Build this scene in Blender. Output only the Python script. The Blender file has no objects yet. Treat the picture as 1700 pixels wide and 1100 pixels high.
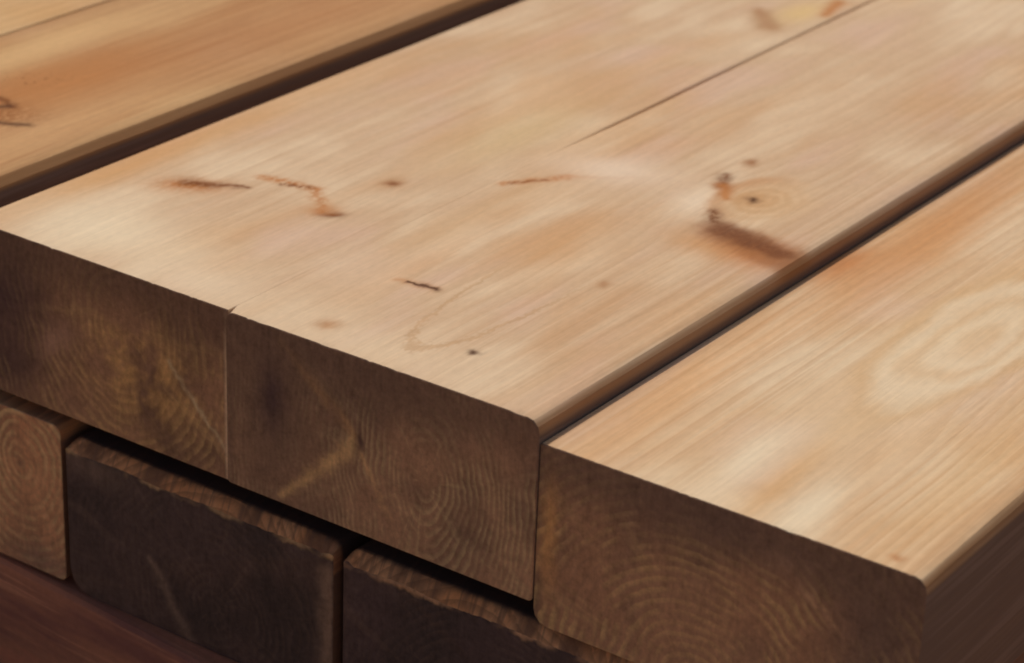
import bpy, math, random
from mathutils import noise, Vector
R = math.radians
random.seed(4)
scene = bpy.context.scene
COL = scene.collection

# ------------------------------------------------------------------ node language
class V:
    """one float socket of a node tree, with arithmetic"""
    def __init__(s, nt, k): s.nt, s.k = nt, k
    def _m(s, op, *a, clamp=False):
        n = s.nt.nodes.new('ShaderNodeMath'); n.operation = op; n.use_clamp = clamp
        for i, v in enumerate((s,) + a):
            if isinstance(v, V): s.nt.links.new(v.k, n.inputs[i])
            else: n.inputs[i].default_value = v
        return V(s.nt, n.outputs[0])
    def _c(s, v):
        if isinstance(v, V): return v
        n = s.nt.nodes.new('ShaderNodeValue'); n.outputs[0].default_value = v
        return V(s.nt, n.outputs[0])
    def __add__(s, o): return s._m('ADD', o)
    __radd__ = __add__
    def __sub__(s, o): return s._m('SUBTRACT', o)
    def __rsub__(s, o): return s._c(o)._m('SUBTRACT', s)
    def __mul__(s, o): return s._m('MULTIPLY', o)
    __rmul__ = __mul__
    def __truediv__(s, o): return s._m('DIVIDE', o)
    def __pow__(s, o): return s._m('POWER', o)
    def sqrt(s): return s._m('SQRT')
    def exp(s): return s._m('EXPONENT')
    def fract(s): return s._m('FRACT')
    def sin(s): return s._m('SINE')
    def abs(s): return s._m('ABSOLUTE')
    def clamp(s): return s._m('ADD', 0.0, clamp=True)
    def max(s, o): return s._m('MAXIMUM', o)
    def min(s, o): return s._m('MINIMUM', o)
    def smooth(s, a, b):
        """0 below a, 1 above b (a may be the larger one)"""
        n = s.nt.nodes.new('ShaderNodeMapRange'); n.interpolation_type = 'SMOOTHSTEP'
        s.nt.links.new(s.k, n.inputs['Value'])
        n.inputs['From Min'].default_value = min(a, b); n.inputs['From Max'].default_value = max(a, b)
        n.inputs['To Min'].default_value, n.inputs['To Max'].default_value = (0, 1) if a < b else (1, 0)
        return V(s.nt, n.outputs[0])

def hyp(a, b): return (a * a + b * b).sqrt()

def nz(x, y, z, detail=2.0, rough=0.5, dist=0.0):
    nt = x.nt
    c = nt.nodes.new('ShaderNodeCombineXYZ')
    for i, v in enumerate((x, y, z)):
        if isinstance(v, V): nt.links.new(v.k, c.inputs[i])
        else: c.inputs[i].default_value = v
    n = nt.nodes.new('ShaderNodeTexNoise'); n.noise_dimensions = '3D'
    nt.links.new(c.outputs[0], n.inputs['Vector'])
    n.inputs['Scale'].default_value = 1.0
    n.inputs['Detail'].default_value = detail
    n.inputs['Roughness'].default_value = rough
    n.inputs['Distortion'].default_value = dist
    return V(nt, n.outputs['Fac'])

def lin(c):
    return tuple(((v / 255) / 12.92 if v / 255 <= .04045 else ((v / 255 + .055) / 1.055) ** 2.4) for v in c)

class Colour:
    def __init__(s, nt, c, k=1.0):
        s.nt, s.f = nt, (k if isinstance(k, tuple) else (k, k, k))
        n = nt.nodes.new('ShaderNodeRGB'); n.outputs[0].default_value = s.rgba(c); s.k = n.outputs[0]
    def rgba(s, c): return tuple(min(.95, v / f) for v, f in zip(lin(c), s.f)) + (1,)
    def mix(s, c, fac, blend='MIX'):
        n = s.nt.nodes.new('ShaderNodeMix'); n.data_type = 'RGBA'; n.blend_type = blend
        s.nt.links.new(fac.k, n.inputs[0]); s.nt.links.new(s.k, n.inputs[6])
        n.inputs[7].default_value = s.rgba(c) if blend == 'MIX' else tuple(c) + (1,)
        s.k = n.outputs[2]
    def scale(s, val):
        n = s.nt.nodes.new('ShaderNodeVectorMath'); n.operation = 'SCALE'
        s.nt.links.new(s.k, n.inputs[0]); s.nt.links.new(val.k, n.inputs[3]); s.k = n.outputs[0]

def start(name, origin):
    m = bpy.data.materials.new(name); m.use_nodes = True
    nt = m.node_tree
    tc = nt.nodes.new('ShaderNodeTexCoord')
    a = nt.nodes.new('ShaderNodeVectorMath'); a.operation = 'ADD'; a.inputs[1].default_value = origin
    nt.links.new(tc.outputs['Object'], a.inputs[0])
    b = nt.nodes.new('ShaderNodeVectorMath'); b.operation = 'SCALE'; b.inputs[3].default_value = 1000.0
    nt.links.new(a.outputs[0], b.inputs[0])
    s = nt.nodes.new('ShaderNodeSeparateXYZ'); nt.links.new(b.outputs[0], s.inputs[0])
    return m, nt, V(nt, s.outputs[0]), V(nt, s.outputs[1]), V(nt, s.outputs[2])

def finish(nt, col, rough, height, bump_mm, spec=0.35):
    p = nt.nodes['Principled BSDF']
    nt.links.new(col.k, p.inputs['Base Color'])
    if isinstance(rough, V): nt.links.new(rough.k, p.inputs['Roughness'])
    else: p.inputs['Roughness'].default_value = rough
    p.inputs['Specular IOR Level'].default_value = spec
    b = nt.nodes.new('ShaderNodeBump'); b.inputs['Strength'].default_value = 1.0
    b.inputs['Distance'].default_value = bump_mm / 1000.0
    nt.links.new(height.k, b.inputs['Height']); nt.links.new(b.outputs[0], p.inputs['Normal'])

def blob(x, y, cx, cy, sx, sy, rot=0.0):
    """soft elliptical mask round (cx, cy)"""
    c, s = math.cos(R(rot)), math.sin(R(rot))
    dx, dy = x - cx, y - cy
    u = (dx * c + dy * s) / sx; v = (dy * c - dx * s) / sy
    return ((u * u + v * v) * -1.0).exp()

def seg(x, y, a, b, w0, w1=None, soft=0.6, hard=False):
    """a mark along the segment a-b, half width w0 tapering to w1"""
    w1 = w0 if w1 is None else w1
    dx, dy = b[0] - a[0], b[1] - a[1]; L2 = dx * dx + dy * dy
    px, py = x - a[0], y - a[1]
    t = ((px * dx + py * dy) / L2).clamp()
    d = hyp(px - t * dx, py - t * dy)
    q = d / (t * (w1 - w0) + w0)
    q = q * q
    return (q * q * -.6).exp() if hard else (q * -.8).exp()

KT, KF = (.84, .78, .74), (.165, .155, .165)      # how brightly the top faces and the end faces are lit

# ------------------------------------------------------------------ planed faces (along the grain)
FLANK, ARRIS = (118, 92, 78), (158, 110, 72)
def planed(name, origin, seed, pith, spacing, base, warm, pale, pink, late, ring_amt, warm_amt, marks=None, bumps=(), streak=.5,
           tilt=0.0, wob=7.0, top=0.0, k=None, arris=2.5, fray_shade=False):
    m, nt, x, y, z = start(name, origin)
    sx = x + seed
    # grain that bends round each knot
    gx = x
    for (cx, cy, s, ly, amp) in bumps:
        gx = gx + blob(x, y, cx, cy, s, ly) * amp
    slow = nz(sx * .016, y * .0042, z * .016, 2.0, .5) - .5
    quick = nz(sx * .055, y * .011, z * .05 + 3.1, 2.0, .5) - .5
    rx = gx - pith[0] - y * tilt + slow * (wob * 4) + quick * (wob * .8)
    rz = z - pith[1] + slow * (wob * 2.2) + y * (tilt * .6)
    r = hyp(rx, rz)
    ph = (r / spacing).fract()
    ring = ph.smooth(.15, .93) * ph.smooth(1.0, .93)            # soft rise, sharp fall
    ring2 = ((r / (spacing * 3.3)) + slow).sin() * .5 + .5      # bands several years wide
    fib = nz(sx * 1.15, y * .022, z * 1.15, 3.0, .6)            # fine fibres
    fib2 = nz(sx * .34, y * .0075, z * .34 + 9, 2.0, .55)
    broad = nz(sx * .021, y * .0065, z * .02 + 5, 3.0, .55)
    broad2 = nz(sx * .03 + 40, y * .012, z * .02 + 15, 2.0, .5)
    c = Colour(nt, base, k or KT)
    c.mix(pale, broad2.smooth(.46, .66) * .8)
    c.mix(pink, broad2.smooth(.50, .30) * .7)
    c.mix(warm, broad.smooth(.46, .68) * warm_amt)
    c.mix(late, ring * ring_amt)
    c.mix(late, ring2.smooth(.45, 1.0) * fib2.smooth(.35, .65) * (streak * .75))
    c.mix(late, fib2.smooth(.54, .72) * (streak * .6))
    c.mix(pale, fib2.smooth(.44, .28) * (streak * .6))
    wx = x + (nz(sx * .13, y * .08, z * .2, 3.0, .6) - .5) * 4.5
    wy = y + (nz(sx * .13 + 30, y * .08, z * .2, 3.0, .6) - .5) * 8.0
    if marks: marks(c, wx, wy, nz(sx * .5, y * .35, z * .5 + 2, 2.0, .6))
    mott = nz(sx * .5, y * .22, z * .5 + 21, 3.0, .65)
    c.scale((fib - .5) * .26 + (mott - .5) * .22 + 1.0)
    if k is None:                                               # arris then flanks darkened, shade away from the sun painted in
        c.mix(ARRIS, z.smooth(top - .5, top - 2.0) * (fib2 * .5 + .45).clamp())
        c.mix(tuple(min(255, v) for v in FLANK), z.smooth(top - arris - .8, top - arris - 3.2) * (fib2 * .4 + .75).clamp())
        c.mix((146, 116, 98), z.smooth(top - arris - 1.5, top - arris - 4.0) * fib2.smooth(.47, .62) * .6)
    if k is not None: c.mix((52, 36, 30), z.smooth(top - (8.5 if fray_shade else 3.5), top - (11 if fray_shade else 6.5)) * .85)  # sides of the lower boards darkened, shade in the gaps painted in
    if fray_shade:                                                    # torn fibres at the end, shade of the stack above painted farther in
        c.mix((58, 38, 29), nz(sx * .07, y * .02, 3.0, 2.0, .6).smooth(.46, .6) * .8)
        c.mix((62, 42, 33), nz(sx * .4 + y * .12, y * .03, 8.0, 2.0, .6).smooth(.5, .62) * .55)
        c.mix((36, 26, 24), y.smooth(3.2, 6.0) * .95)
    finish(nt, c, fib * .15 + .66, fib * .8 + fib2 * .5, .2, spec=.05)
    return m

# ------------------------------------------------------------------ sawn ends (across the grain)
def sawn(name, origin, seed, pith, spacing, base, dark, light, ring_amt, marks=None, squash=(1, 1), fade_top=None, kf=None, wob=5.0, joint=None):
    m, nt, x, y, z = start(name, origin)
    sx = x + seed
    w1 = nz(sx * .045, y * .045, z * .045, 2.0, .5) - .5
    w2 = nz(sx * .2, y * .2 + 7, z * .2, 2.0, .55) - .5
    dx = (x - pith[0]) * squash[0] + w1 * (wob * 2.4); dz = (z - pith[1]) * squash[1] + w1 * wob
    r = hyp(dx, dz) + w2 * 1.7
    ph = (r / spacing).fract()
    ring = ph.smooth(.1, .8) * ph.smooth(1.0, .84)
    patchy = nz(sx * .05, y * .05 + 30, z * .05, 3.0, .6)
    blot = nz(sx * .028 + 50, y * .03, z * .024, 2.0, .5)
    saw = nz(sx * .75, y * .5, z * .06, 3.0, .6)                # near-vertical saw marks
    grit = nz(sx * .5, y * .5, z * .5, 4.0, .75)
    ray = nz((dx / (r + 1.0)) * 9.0 + seed, (dz / (r + 1.0)) * 9.0, r * .02, 2.0, .5)
    c = Colour(nt, base, kf or KF)
    c.mix(dark, blot.smooth(.42, .66) * .8)
    c.mix(light, ring * patchy.smooth(.40, .60) * ring_amt)
    c.mix(dark, ph.smooth(.55, .35) * ph.smooth(.1, .35) * (ring_amt * .4))
    c.mix(light, ray.smooth(.55, .75) * .22)
    c.mix(dark, saw.smooth(.55, .8) * .35)
    wx = x + (nz(sx * .18, y * .2 + 3, z * .18, 2.0, .6) - .5) * 5.0
    wz = z + (nz(sx * .18 + 11, y * .2, z * .18, 2.0, .6) - .5) * 5.0
    if marks: marks(c, wx, wz, patchy)
    if joint is not None:                                       # pale bruised arris along a joint, dark line in it
        c.mix((116, 88, 72), ((x - joint).abs()).smooth(1.7, .3) * (patchy.smooth(.25, .5) * .35 + .4))
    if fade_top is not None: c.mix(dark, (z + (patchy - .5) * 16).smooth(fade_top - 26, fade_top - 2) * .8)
    c.scale((grit - .5) * .95 + (saw - .5) * .4 + (nz(sx * .22, y * .2, z * .16 + 60, 2.0, .6) - .5) * .7 + 1.0)
    finish(nt, c, .85, grit + saw * .8, .3, spec=.15)
    return m

# ------------------------------------------------------------------ a board: cross-sections lofted along its length
def n1(a, b=0.0, c=0.0): return noise.noise(Vector((a, b, c)))
def sstep(a, b, v):
    t = max(0.0, min(1.0, (v - a) / (b - a))); return t * t * (3 - 2 * t)

open_joint = lambda y: sstep(178, 236, y)
def board(name, x0, x1, z0, z1, length, mats, label, rTL=1., rTR=1., rBR=2., rBL=2., y0=0., seed=0, worn=None, edge=.35,
          shift=None, yaw=0.0, segs=3, wobble=.22, seam=None, cat='wooden board', group='boards in the timber stack', sharp=28):
    """x0..z1, length and radii in mm; the origin is on the front end, at the middle of the bottom"""
    ox, oz = (x0 + x1) / 2, z0
    fv = lambda r, y: r(y) if callable(r) else r
    NT = 110
    ys = [0, edge * .4, edge, 1.2, 2.2, 3.2, 4.2, 5.4, 6.8, 8.5, 11, 15]
    v = 20
    while v < 620: ys.append(v); v += 7 if v < 450 else 20
    ys += [700, 850, 1000, 1200, length - 1, length]
    verts, faces = [], []
    for y in ys:
        ins = edge * max(0.0, 1 - y / edge) * .8 if y < edge else 0.0
        e = lambda k: wobble * n1(y * .018, seed * 3.3 + k, 1.7) + wobble * .5 * n1(y * .11, seed + k, 4.2)
        q = open_joint(y) if seam else 1.0
        L, Rr = x0 + e(1) * (q if seam == 'L' else 1) + ins * (seam != 'L'), x1 + e(2) * (q if seam == 'R' else 1) - ins * (seam != 'R')
        if shift:
            dl, dr = shift(y); L += dl; Rr += dr
        T, B = z1 + e(3) * .6 * q - ins, z0 + e(4) * .6 + ins
        a, b, c, d = (max(.03, fv(r, y)) for r in (rTL, rTR, rBR, rBL))
        P = []
        for i in range(NT + 1):
            x = L + a + (Rr - b - L - a) * i / NT
            drop = 0.0
            if worn: drop = worn(x, y)
            P.append((x, T - drop))
        dT = worn(Rr, y) if worn else 0
        for i in range(1, segs + 1):
            t = math.pi / 2 * i / segs; P.append((Rr - b + b * math.sin(t), T - b + b * math.cos(t) - dT * (1 - i / segs)))
        for i in range(0, segs + 1):
            t = math.pi / 2 * i / segs; P.append((Rr - c + c * math.cos(t), B + c - c * math.sin(t)))
        for i in range(0, segs + 1):
            t = math.pi / 2 * i / segs; P.append((L + d - d * math.sin(t), B + d - d * math.cos(t)))
        dT = worn(L, y) if worn else 0
        for i in range(0, segs):
            t = math.pi / 2 * i / segs; P.append((L + a - a * math.cos(t), T - a + a * math.sin(t) - dT * (i / segs)))
        n = len(P)
        verts += [((px - ox) / 1000, y / 1000, (pz - oz) / 1000) for px, pz in P]
    for k in range(len(ys) - 1):
        for i in range(n):
            j = (i + 1) % n
            faces.append((k * n + i, k * n + j, (k + 1) * n + j, (k + 1) * n + i))
    nq = len(faces)
    faces.append(tuple(reversed(range(n)))); faces.append(tuple((len(ys) - 1) * n + i for i in range(n)))
    me = bpy.data.meshes.new(name); me.from_pydata(verts, [], faces)
    import bmesh
    bm = bmesh.new(); bm.from_mesh(me); bmesh.ops.recalc_face_normals(bm, faces=bm.faces); bm.to_mesh(me); bm.free()
    for mt in mats: me.materials.append(mt)
    idx = [0] * len(faces)
    first = n * 2                                               # the tiny arris of the front end carries the end's grime
    for i in range(first): idx[i] = 1
    idx[nq] = idx[nq + 1] = 1
    me.polygons.foreach_set('material_index', idx)
    me.polygons.foreach_set('use_smooth', [True] * len(faces))
    me.set_sharp_from_angle(angle=R(sharp))
    o = bpy.data.objects.new(name, me); COL.objects.link(o)
    o.location = (ox / 1000, y0 / 1000, oz / 1000); o.rotation_euler.z = yaw
    o['label'] = label; o['category'] = cat
    if group: o['group'] = group
    return o
def nick(seed):
    def f(x, y):
        t = max(0.0, 1 - y / 2.4)
        return t * (max(0.0, n1(x * .11, seed) - .12) * .9 + max(0.0, n1(x * .6, seed + 4) - .2) * .7)
    return f
def org(x0, x1, z0, y0=0): return ((x0 + x1) / 2000, y0 / 1000, z0 / 1000)

# ------------------------------------------------------------------ marks on the planed tops (world millimetres)
BROWN, RUST, DARKB = (112, 58, 20), (182, 108, 46), (70, 34, 16)
HALO, HONEY = (226, 198, 164), (206, 152, 98)
def marks_CD(c, x, y, n):
    nn = n.smooth(.28, .62)
    # honey-coloured flush along the left arris and in the middle of the pair
    c.mix(HONEY, blob(x, y, -110, 75, 10, 95) * .8)
    c.mix((200, 146, 96), blob(x, y, 50, 118, 9, 34, 8) * .6)
    c.mix((206, 150, 102), blob(x, y, 24, 66, 6, 36) * .4)
    c.mix((202, 166, 116), blob(x, y, -22, 190, 14, 40) * .6)
    c.mix((200, 154, 108), blob(x, y, 12, 110, 8, 60) * .45)
    c.mix((196, 152, 112), blob(x, y, 60, 300, 26, 60) * .4)
    c.mix((194, 150, 110), blob(x, y, -95, 250, 14, 90) * .45)
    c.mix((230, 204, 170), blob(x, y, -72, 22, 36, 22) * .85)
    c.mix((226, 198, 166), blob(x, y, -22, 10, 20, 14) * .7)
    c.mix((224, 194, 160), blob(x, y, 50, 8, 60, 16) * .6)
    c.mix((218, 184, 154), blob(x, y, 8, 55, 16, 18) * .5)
    # resin streak by the left arris, then a broken line of small marks
    c.mix(RUST, blob(x, y, -80, 72, 13, 6.5, 35) * (nn * .4 + .6))
    c.mix(BROWN, seg(x, y, (-82, 73), (-63, 83), 3.4, 1.2) * (nn * .3 + .6))
    c.mix(RUST, seg(x, y, (-66, 95), (-44, 97), 2.4, 3.0) * (nn * .7 + .15))
    c.mix(BROWN, seg(x, y, (-56, 93), (-47, 97), 1.2, 1.5) * nn * .8)
    c.mix(RUST, seg(x, y, (-42, 95), (-29, 84), 2.4, 2.2) * (nn * .5 + .15))
    c.mix(BROWN, blob(x, y, -24.5, 82.5, 4.2, 3.0, 40) * .95)
    c.mix(RUST, blob(x, y, -29, 84, 7, 4.5, 40) * .5)
    c.mix((176, 116, 66), blob(x, y, -27, 119.5, 4.5, 6) * .7)
    c.mix((120, 62, 24), blob(x, y, -27, 119.5, 2.4, 3.0) * .75)
    c.mix(RUST, seg(x, y, (3, 146), (17, 166), 1.8, 2.2) * (nn * .5 + .35))
    c.mix(BROWN, seg(x, y, (5, 148), (13, 160), .9, .9) * (nn * .5 + .2))
    c.mix(RUST, seg(x, y, (17, 166), (36, 182), 1.8, 1.0) * .35)
    c.mix(RUST, seg(x, y, (27, 55), (40, 56), 1.4, 2.6) * .4)
    c.mix(DARKB, seg(x, y, (30, 55.3), (41, 56), .6, 1.5) * .9)
    c.mix((170, 112, 66), blob(x, y, 31, 12.5, 3.6, 4) * .7)
    c.mix(DARKB, blob(x, y, 78.5, 25.7, 1.9, 1.6) * .9)
    c.mix((166, 110, 66), blob(x, y, 80.6, 95, 2.4, 3.0) * .6)
    # faint tongue of early wood near the front
    u = hyp((x - 62) / 1.0, (y - 95) / 5.2)
    c.mix((184, 138, 94), ((u - 13.5 - n * 3).abs()).smooth(1.1, .1) * (y.smooth(110, 60) * .45))
    # pale feathered grain before the knot
    c.mix((228, 198, 170), blob(x, y, 26, 184, 22, 14, 20) * .85)
    c.mix((230, 202, 172), blob(x, y, 66, 177, 9, 15, 10) * .85)
    # the knot: tan heart, dark crescents on its near side and the long rust wedge below it
    k = hyp((x - 84) / 1.15, (y - 193) / 1.75)
    c.mix((208, 164, 118), k.smooth(19, 4) * .7)
    c.mix((186, 136, 90), (((k + n * 2.5) * 1.7).sin() * .5 + .5) * (k.smooth(15, 6) * .28))
    c.mix((184, 124, 74), ((k - 13).abs()).smooth(4.0, .5) * (x.smooth(92, 66) * .6))
    c.mix(BROWN, seg(x, y, (60.5, 206), (65, 195), 2.2, 2.8) * (nn * .3 + .55))
    c.mix(RUST, seg(x, y, (65, 196), (73, 187), 3.2, 2.0) * .75)
    c.mix((190, 120, 66), blob(x, y, 103, 149, 17, 12) * .85)
    c.mix((196, 138, 86), blob(x, y, 88, 146, 14, 9) * .6)
    c.mix((146, 86, 44), seg(x, y, (87, 159), (122, 152), 8.5, 9.5, hard=True) * .75)
    c.mix((104, 52, 22), seg(x, y, (88, 160.5), (113, 155), 6.4, 4.0, hard=True) * (nn * .15 + .6))
    c.mix(BROWN, seg(x, y, (75.5, 173), (80, 165), 2.2, 2.6) * (nn * .4 + .5))
    c.mix((188, 134, 84), blob(x, y, 80.5, 191.5, 6.5, 6.5) * .6)
    c.mix(DARKB, blob(x, y, 80.5, 191.5, 2.3, 2.4) * .9)
    c.mix((150, 92, 48), blob(x, y, 61, 223.5, 2.6, 3.6) * .8)
    # a second knot far back, cut by the joint
    c.mix((218, 180, 124), blob(x, y, -15, 396, 9, 20) * .9)
    c.mix((160, 104, 60), seg(x, y, (-30, 385), (-16, 368), 4.0, 6.0) * .65)
    c.mix(RUST, seg(x, y, (-10, 420), (-5, 398), 3.4, 2.6) * .8)
    c.mix(RUST, blob(x, y, -66, 398, 3.0, 7) * .55)
def marks_E(c, x, y, n):
    nn = n.smooth(.3, .65)
    c.mix((192, 124, 74), blob(x, y, 126, 176, 7, 20) * .9)
    c.mix((200, 138, 86), blob(x, y, 138, 225, 12, 80) * .75)
    c.mix((216, 160, 108), blob(x, y, 134, 60, 9, 70) * .5)
    # broad pale heart with tongue-shaped growth rings
    c.mix((220, 188, 150), blob(x, y, 188, 120, 22, 90) * .8)
    u = hyp((x - 190) / 1.0, (y - 150) / 3.4) + (nz(x * .07, y * .025, 4.0, 2.0, .5) - .5) * 10.0 + (x - 190) * .12
    fade = y.smooth(290, 190) * u.smooth(31, 22)
    for rr, w, a in ((3, 5.0, .15), (11, 5.0, .24), (20, 5.2, .36)):
        c.mix((202, 156, 104), ((u - rr).abs()).smooth(w, .2) * (fade * a))
    for rr, w, a in ((7, 5, .4), (15.4, 5.5, .45)):
        c.mix((232, 206, 172), ((u - rr).abs()).smooth(w, .2) * (fade * a))
    # cream patches at the sawn edge
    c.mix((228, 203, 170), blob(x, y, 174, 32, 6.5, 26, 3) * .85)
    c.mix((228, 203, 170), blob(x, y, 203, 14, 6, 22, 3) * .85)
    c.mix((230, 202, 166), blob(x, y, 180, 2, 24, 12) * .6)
    c.mix((208, 160, 110), blob(x, y, 189, 22, 4, 30, 3) * .6)
    c.mix((210, 162, 108), blob(x, y, 230, 60, 11, 60) * .45)
    c.mix((186, 126, 80), blob(x, y, 235, 6, 2.4, 2.0) * .8)
def marks_B(c, x, y, n):
    nn = n.smooth(.35, .6)
    c.mix((182, 118, 66), blob(x, y, -178, 108, 24, 60) * .85)
    c.mix((176, 116, 72), blob(x, y, -160, 230, 24, 90) * .6)
    c.mix((214, 170, 118), blob(x, y, -214, 130, 12, 70) * .8)
    c.mix((212, 166, 118), blob(x, y, -148, 55, 14, 60) * .5)
    c.mix((150, 92, 48), blob(x, y, -170, 68, 15, 11, 30) * (nn * .7 + .2))
    c.mix(BROWN, seg(x, y, (-184, 80), (-172, 76), 2.0, 1.6, .9) * .8)
    c.mix(DARKB, seg(x, y, (-174, 76), (-180, 66), 1.6, 1.6, .9) * .7)
    c.mix(DARKB, seg(x, y, (-167, 60), (-155, 66), 1.6, 2.2, .9) * .75)
    c.mix(BROWN, blob(x, y, -190, 102, 14, 7, 40) * n.smooth(.56, .66) * .6)
def marks_A(c, x, y, n):
    c.mix((206, 158, 106), blob(x, y, -245, 150, 8, 60) * .4)

# ------------------------------------------------------------------ marks on the sawn ends
def ends_C(c, x, z, n):
    c.mix((96, 68, 56), blob(x, z, -78, -34, 9, 4.5, 40) * .8)
    c.mix((40, 26, 26), blob(x, z, -106, -24, 26, 44) * .9)
    c.mix((106, 75, 46), blob(x, z, -36, -34, 22, 20) * n.smooth(.35, .6) * .8)
    c.mix((122, 92, 72), seg(x, z, (-26, -26), (-1, -51), .9, .7, .95) * n.smooth(.3, .6) * .6)
    c.mix((100, 76, 62), seg(x, z, (-.5, -3), (-.5, -60), 1.0, 1.0, .9) * (n.smooth(.3, .6) * .5))
def ends_D(c, x, z, n):
    c.mix((52, 36, 31), blob(x, z, 1.5, -30, 1.6, 60) * .6)
    c.mix((64, 45, 36), blob(x, z, 18, -26, 27, 50) * .95)
    c.mix((66, 47, 37), blob(x, z, 62, -8, 30, 12, -8) * .7)
    c.mix((40, 27, 27), blob(x, z, 19, -23, 5.5, 13) * .9)
    c.mix((102, 72, 48), seg(x, z, (23, -4), (52, -27), 1.6, 2.2, .97) * n.smooth(.3, .55) * .5)
    c.mix((112, 82, 56), seg(x, z, (52, -31), (23, -58), 2.6, 1.3, .97) * (n.smooth(.3, .6) * .5 + .3))
    c.mix((44, 28, 26), blob(x, z, 54.5, -29, 1.8, 4.5) * .9)
    c.mix((112, 80, 56), seg(x, z, (55, -33), (69, -56), .9, 1.4, .97) * n.smooth(.3, .6) * .6)
def ends_E(c, x, z, n):
    c.mix((104, 70, 42), blob(x, z, 125.5, -34, 3.0, 22) * .7)
    c.mix((96, 66, 50), blob(x, z, 176, -46, 30, 22) * .55)
    c.mix((62, 44, 38), blob(x, z, 190, -12, 42, 7, -6) * .8)
    c.mix((58, 42, 36), blob(x, z, 232, -30, 14, 34) * .8)
    c.mix((112, 80, 62), seg(x, z, (196, -12), (224, -34), .7, 1.0, .95) * n.smooth(.36, .6) * .55)
    c.mix((100, 72, 58), blob(x, z, 204, -17, 5, 3) * .6)
def ends_F(c, x, z, n):
    c.mix((112, 74, 52), blob(x, z, -92, -96, 18, 22) * .4)
    c.mix((70, 46, 36), blob(x, z, -97, -87, 2.2, 2.2) * .8)
    c.mix((76, 52, 42), blob(x, z, -86, -124, 20, 6) * .7)
def ends_G(c, x, z, n):
    c.mix((78, 58, 48), seg(x, z, (-36, -104), (-18, -131), 1.6, 2.4, .95) * .35)
    c.mix((74, 54, 44), seg(x, z, (41, -82), (42, -128), 3.0, 3.4, .95) * .75)
    c.mix((64, 46, 38), blob(x, z, -60, -78, 14, 5) * .6)
    c.mix((120, 80, 54), z.smooth(-76.5, -74.5) * n.smooth(.4, .6) * .7)
def ends_H(c, x, z, n):
    c.mix((112, 76, 54), z.smooth(-76.5, -74.5) * n.smooth(.4, .6) * .7)

# ------------------------------------------------------------------ the boards
H = 61.3
LEN = 1500
# object coordinates differ per board, so the shared look is made once per origin
def cd(origin):
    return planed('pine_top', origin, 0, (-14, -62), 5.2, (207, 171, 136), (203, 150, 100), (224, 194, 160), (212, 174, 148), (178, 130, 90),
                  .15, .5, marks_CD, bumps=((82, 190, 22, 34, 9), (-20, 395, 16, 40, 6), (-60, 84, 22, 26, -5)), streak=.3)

# C: left board of the closed pair
oC = org(-116.5, -.01, -H)
board('wooden_board', -116.5, -.01, -H, 0, LEN,
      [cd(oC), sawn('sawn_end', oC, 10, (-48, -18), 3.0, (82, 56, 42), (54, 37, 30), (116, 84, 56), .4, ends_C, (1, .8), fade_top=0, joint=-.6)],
      'pale board with a rust resin streak, left of the tightly joined pair',
      rTL=1.6, rTR=lambda y: .03 + 1.1 * open_joint(y), seam='R', seed=1, worn=nick(1), shift=lambda y: (0, -.35 * open_joint(y)), rBR=1.2, rBL=2)
# D: right board of the pair
oD = org(.01, 121, -H)
board('wooden_board', .01, 121, -H, 0, LEN,
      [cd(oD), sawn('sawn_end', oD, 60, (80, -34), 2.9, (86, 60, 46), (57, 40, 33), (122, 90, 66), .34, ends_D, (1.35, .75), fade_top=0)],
      'pale board with the big brown wedge-shaped knot, right of the joined pair',
      y0=-.9, rTL=lambda y: .03 + 2.8 * sstep(6, .5, y) + 1.1 * open_joint(y), rTR=4.6, seam='L', seed=2, worn=nick(2),
      shift=lambda y: (.35 * open_joint(y), 0), segs=3, rBR=1.5, rBL=1.2, sharp=26)
# E: right-hand board, 7.5 mm lower
oE = org(121.2, 247.5, -7.5 - H)
board('wooden_board', 121.2, 247.5, -7.5 - H, -7.5, LEN,
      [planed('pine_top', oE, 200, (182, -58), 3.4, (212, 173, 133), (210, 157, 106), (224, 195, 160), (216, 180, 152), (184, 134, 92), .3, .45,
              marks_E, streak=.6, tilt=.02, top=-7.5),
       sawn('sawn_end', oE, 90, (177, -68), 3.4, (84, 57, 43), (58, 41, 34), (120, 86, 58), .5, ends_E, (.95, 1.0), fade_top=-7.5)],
      'outermost board of the top layer, striped and pale, set lower beside the joined pair',
      rTL=.5, rTR=4.2, rBL=5, seed=3, worn=nick(3), seam='L', segs=3, sharp=26)
# B: orange board left of the pair, standing a little higher
oB = org(-235.4, -123.8, 6 - H)
board('wooden_board', -235.4, -123.8, 6 - H, 6, LEN,
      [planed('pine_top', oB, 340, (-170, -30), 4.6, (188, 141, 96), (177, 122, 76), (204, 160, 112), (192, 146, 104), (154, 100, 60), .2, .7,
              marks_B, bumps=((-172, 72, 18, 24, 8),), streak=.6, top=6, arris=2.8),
       sawn('sawn_end', oB, 130, (-180, -30), 2.3, (72, 50, 42), (50, 34, 30), (98, 70, 52), .6)],
      'orange-toned board with a dark ragged knot, behind the wide dark gap in the top layer',
      rTL=1.4, rTR=7.5, seed=4, segs=3, sharp=26)
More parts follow.
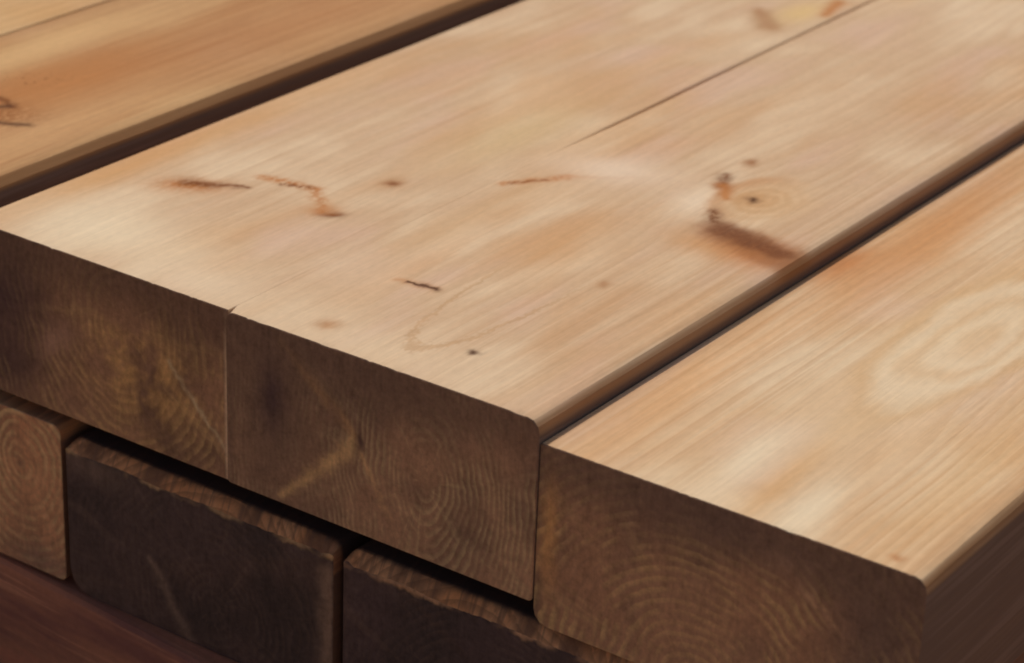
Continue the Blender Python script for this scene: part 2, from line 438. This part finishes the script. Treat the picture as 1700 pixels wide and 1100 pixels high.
# A: only a corner of it shows
oA = org(-350, -236.6, 6 - H)
board('wooden_board', -350, -236.6, 6 - H, 5.8, LEN,
      [planed('pine_top', oA, 470, (-300, -40), 4.4, (206, 162, 112), (194, 140, 90), (214, 176, 130), (206, 164, 122), (172, 120, 76), .2, .5, marks_A, top=5.8),
       sawn('sawn_end', oA, 170, (-300, -40), 2.3, (72, 50, 42), (50, 34, 30), (98, 70, 52), .6)],
      'farthest board of the top layer, only a light corner of it beyond the thin joint',
      rTL=2, rTR=1.5, seed=5)

# lower layer
def wear(depth, run, seed, x0):
    def f(x, y):
        d = depth * (1 + .22 * n1(x * .05, seed) + .09 * n1(x * .3, seed + 5) + .06 * n1(x * .9, seed + 9))
        rn = run * (1 + .3 * n1(x * .07, seed + 2) + .25 * n1(x * .5, seed + 7))
        t = max(0.0, 1 - y / max(1.0, rn))
        return max(0.0, d * (t ** 1.15) + .10 * n1(x * .8, y * .08, seed) * sstep(25, 4, y) + .1 * sstep(25, 4, y))
    return f
ZL = -7.5 - H          # top of the lower layer
oF = org(-196, -77.2, ZL - H + 2)
low = dict(base=(112, 70, 45), warm=(94, 54, 33), pale=(114, 76, 54), pink=(104, 68, 50), late=(68, 43, 30))
board('wooden_board', -196, -77.2, ZL - H + 2, ZL + 2, LEN,
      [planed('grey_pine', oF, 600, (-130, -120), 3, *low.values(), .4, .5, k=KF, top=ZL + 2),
       sawn('sawn_end', oF, 210, (-97, -86), 3.6, (98, 64, 46), (66, 43, 34), (126, 87, 62), .7, ends_F, (1.1, .9))],
      'leftmost board of the lower layer, its light brown end showing clear rings',
      rTL=3, rTR=3.5, rBR=2.5, seed=6)
oG = org(-75, 43.4, ZL - H)
board('wooden_board', -75, 43.4, ZL - H, ZL - 1.6, LEN,
      [planed('grey_pine', oG, 700, (-10, -120), 3, *low.values(), .5, .5, streak=.9, k=KF, top=ZL - 2, fray_shade=True),
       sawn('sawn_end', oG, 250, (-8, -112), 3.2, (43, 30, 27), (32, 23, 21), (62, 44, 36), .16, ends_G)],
      'nearly black board end with a frayed edge, right of the light brown ringed end',
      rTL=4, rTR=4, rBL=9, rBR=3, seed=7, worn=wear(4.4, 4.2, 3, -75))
oH = org(47.6, 165, ZL - H)
board('wooden_board', 47.6, 165, ZL - H, ZL - 1.6, LEN,
      [planed('grey_pine', oH, 800, (100, -120), 3, *low.values(), .5, .5, streak=.9, k=KF, top=ZL - 2, fray_shade=True),
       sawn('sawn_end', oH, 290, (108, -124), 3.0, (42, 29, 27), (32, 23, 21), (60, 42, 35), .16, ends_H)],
      'dark lower board end reaching under the lower left corner of the outermost top board',
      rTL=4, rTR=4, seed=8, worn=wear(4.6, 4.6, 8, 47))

# two more boards of the lower layer carry the outer boards of the top layer
def low_board(x0, x1, seed, label):
    o_ = org(x0, x1, ZL - H)
    board('wooden_board', x0, x1, ZL - H, ZL, LEN,
          [planed('grey_pine', o_, seed, ((x0 + x1) / 2, -120), 3, *low.values(), .5, .5, k=KF, top=ZL),
           sawn('sawn_end', o_, seed + 20, ((x0 + x1) / 2, -110), 2.8, (60, 42, 36), (42, 30, 28), (86, 62, 50), .5)],
          label, rTL=4, rTR=4, seed=seed / 100)
low_board(-318, -198.5, 910, 'hidden board of the lower layer beneath the farthest top board')
low_board(169, 243, 960, 'hidden board of the lower layer beneath the outermost striped board')

# beams lying crosswise under the stack
z1X = ZL - H - .2; z0X = z1X - 60; SKEW = math.atan(.074)
def beam(xs, ys, yaw, label):
    m, nt, x, y, z = start('red_brown_timber', (0, 0, 0))
    f = nz(x * .4, y * .012, z * .4, 3.0, .6); g = nz(x * .07, y * .01, z * .07 + 4, 3.0, .55); k = nz(x * .5, y * .3, z * .5, 3.0, .65)
    c = Colour(nt, (86, 50, 37), KF)
    c.mix((62, 34, 30), g.smooth(.42, .65) * .8); c.mix((116, 70, 52), f.smooth(.55, .75) * .5); c.mix((98, 54, 40), g.smooth(.45, .3) * .7)
    c.scale((k - .5) * .4 + 1.0)
    finish(nt, c, .75, f + k * .4, .3, spec=.25)
    e = sawn('sawn_end', (0, 0, 0), 333, (0, 30), 2.5, (76, 48, 40), (54, 34, 30), (100, 68, 52), .6)
    b = board('timber_beam', -31, 31, z0X, z1X, 900, [m, e], label, rTL=3, rTR=3.5, seed=9, cat='timber beam', group=None, wobble=.5)
    b.location = (xs / 1000, ys / 1000, z0X / 1000); b.rotation_euler.z = R(-90) - yaw
beam(-420, -8.2 + .074 * 407 + 31.1, SKEW, 'reddish brown beam lying crosswise at the bottom, under the ends of the lower boards')
beam(-420, 1250, 0, 'hidden beam lying crosswise under the far ends of the lower boards')

# ------------------------------------------------------------------ ground (out of the frame, below the stack), made pale to bounce light onto the ends
me = bpy.data.meshes.new('ground')
S = 60.0; zg = z0X / 1000 - .0005
me.from_pydata([(-S, -S, zg), (S, -S, zg), (S, S, zg), (-S, S, zg)], [], [(0, 1, 2, 3)])
m, nt, x, y, z = start('pale_gravel', (0, 0, 0))
c = Colour(nt, (196, 172, 146), 1)
c.mix((170, 146, 120), nz(x * .004, y * .004, 0.0, 5.0, .6).smooth(.4, .65))
gr = nz(x * .08, y * .08, 0.0, 4.0, .7); c.scale((gr - .5) * .8 + 1.0)
finish(nt, c, .95, gr, 4.0, spec=.1)
me.materials.append(m)
g = bpy.data.objects.new('ground', me); COL.objects.link(g); g['kind'] = 'structure'

# ------------------------------------------------------------------ daylight
SUN = Vector((-.40, .60, .69)).normalized()
el = math.asin(SUN.z); rot = math.atan2(SUN.x, SUN.y)
w = bpy.data.worlds.new('World'); scene.world = w; w.use_nodes = True
sky = w.node_tree.nodes.new('ShaderNodeTexSky'); sky.sky_type = 'NISHITA'; sky.sun_disc = False
sky.sun_elevation = el; sky.sun_rotation = rot; sky.air_density = 1.0; sky.dust_density = 4.0; sky.ozone_density = .3
bg = w.node_tree.nodes['Background']; bg.inputs['Strength'].default_value = .058
w.node_tree.links.new(sky.outputs[0], bg.inputs['Color'])
sl = bpy.data.lights.new('sun', 'SUN'); sl.energy = 2.3; sl.angle = R(1.0); sl.color = (1.0, .90, .78)
so = bpy.data.objects.new('sun', sl); COL.objects.link(so)
so.rotation_euler = SUN.to_track_quat('Z', 'Y').to_euler()

# ------------------------------------------------------------------ camera
cd_ = bpy.data.cameras.new('camera'); cam = bpy.data.objects.new('camera', cd_); COL.objects.link(cam)
cam.location = (0.487807591, -0.553093372, 0.336237497)
cam.rotation_euler = (1.13590808, -0.0362473825, 0.616974007)
cd_.sensor_width = 36.0; cd_.lens = 36 * 4223.86530 / 1700
cd_.clip_start = .01; cd_.clip_end = 500
cd_.dof.use_dof = True; cd_.dof.focus_distance = .80; cd_.dof.aperture_fstop = 16
scene.camera = cam

scene.view_settings.view_transform = 'Standard'; scene.view_settings.look = 'None'
scene.view_settings.exposure = 0; scene.view_settings.gamma = 1
scene.render.engine = 'CYCLES'
scene.cycles.use_denoising = True
scene.cycles.filter_width = 1.9
scene.cycles.max_bounces = 6
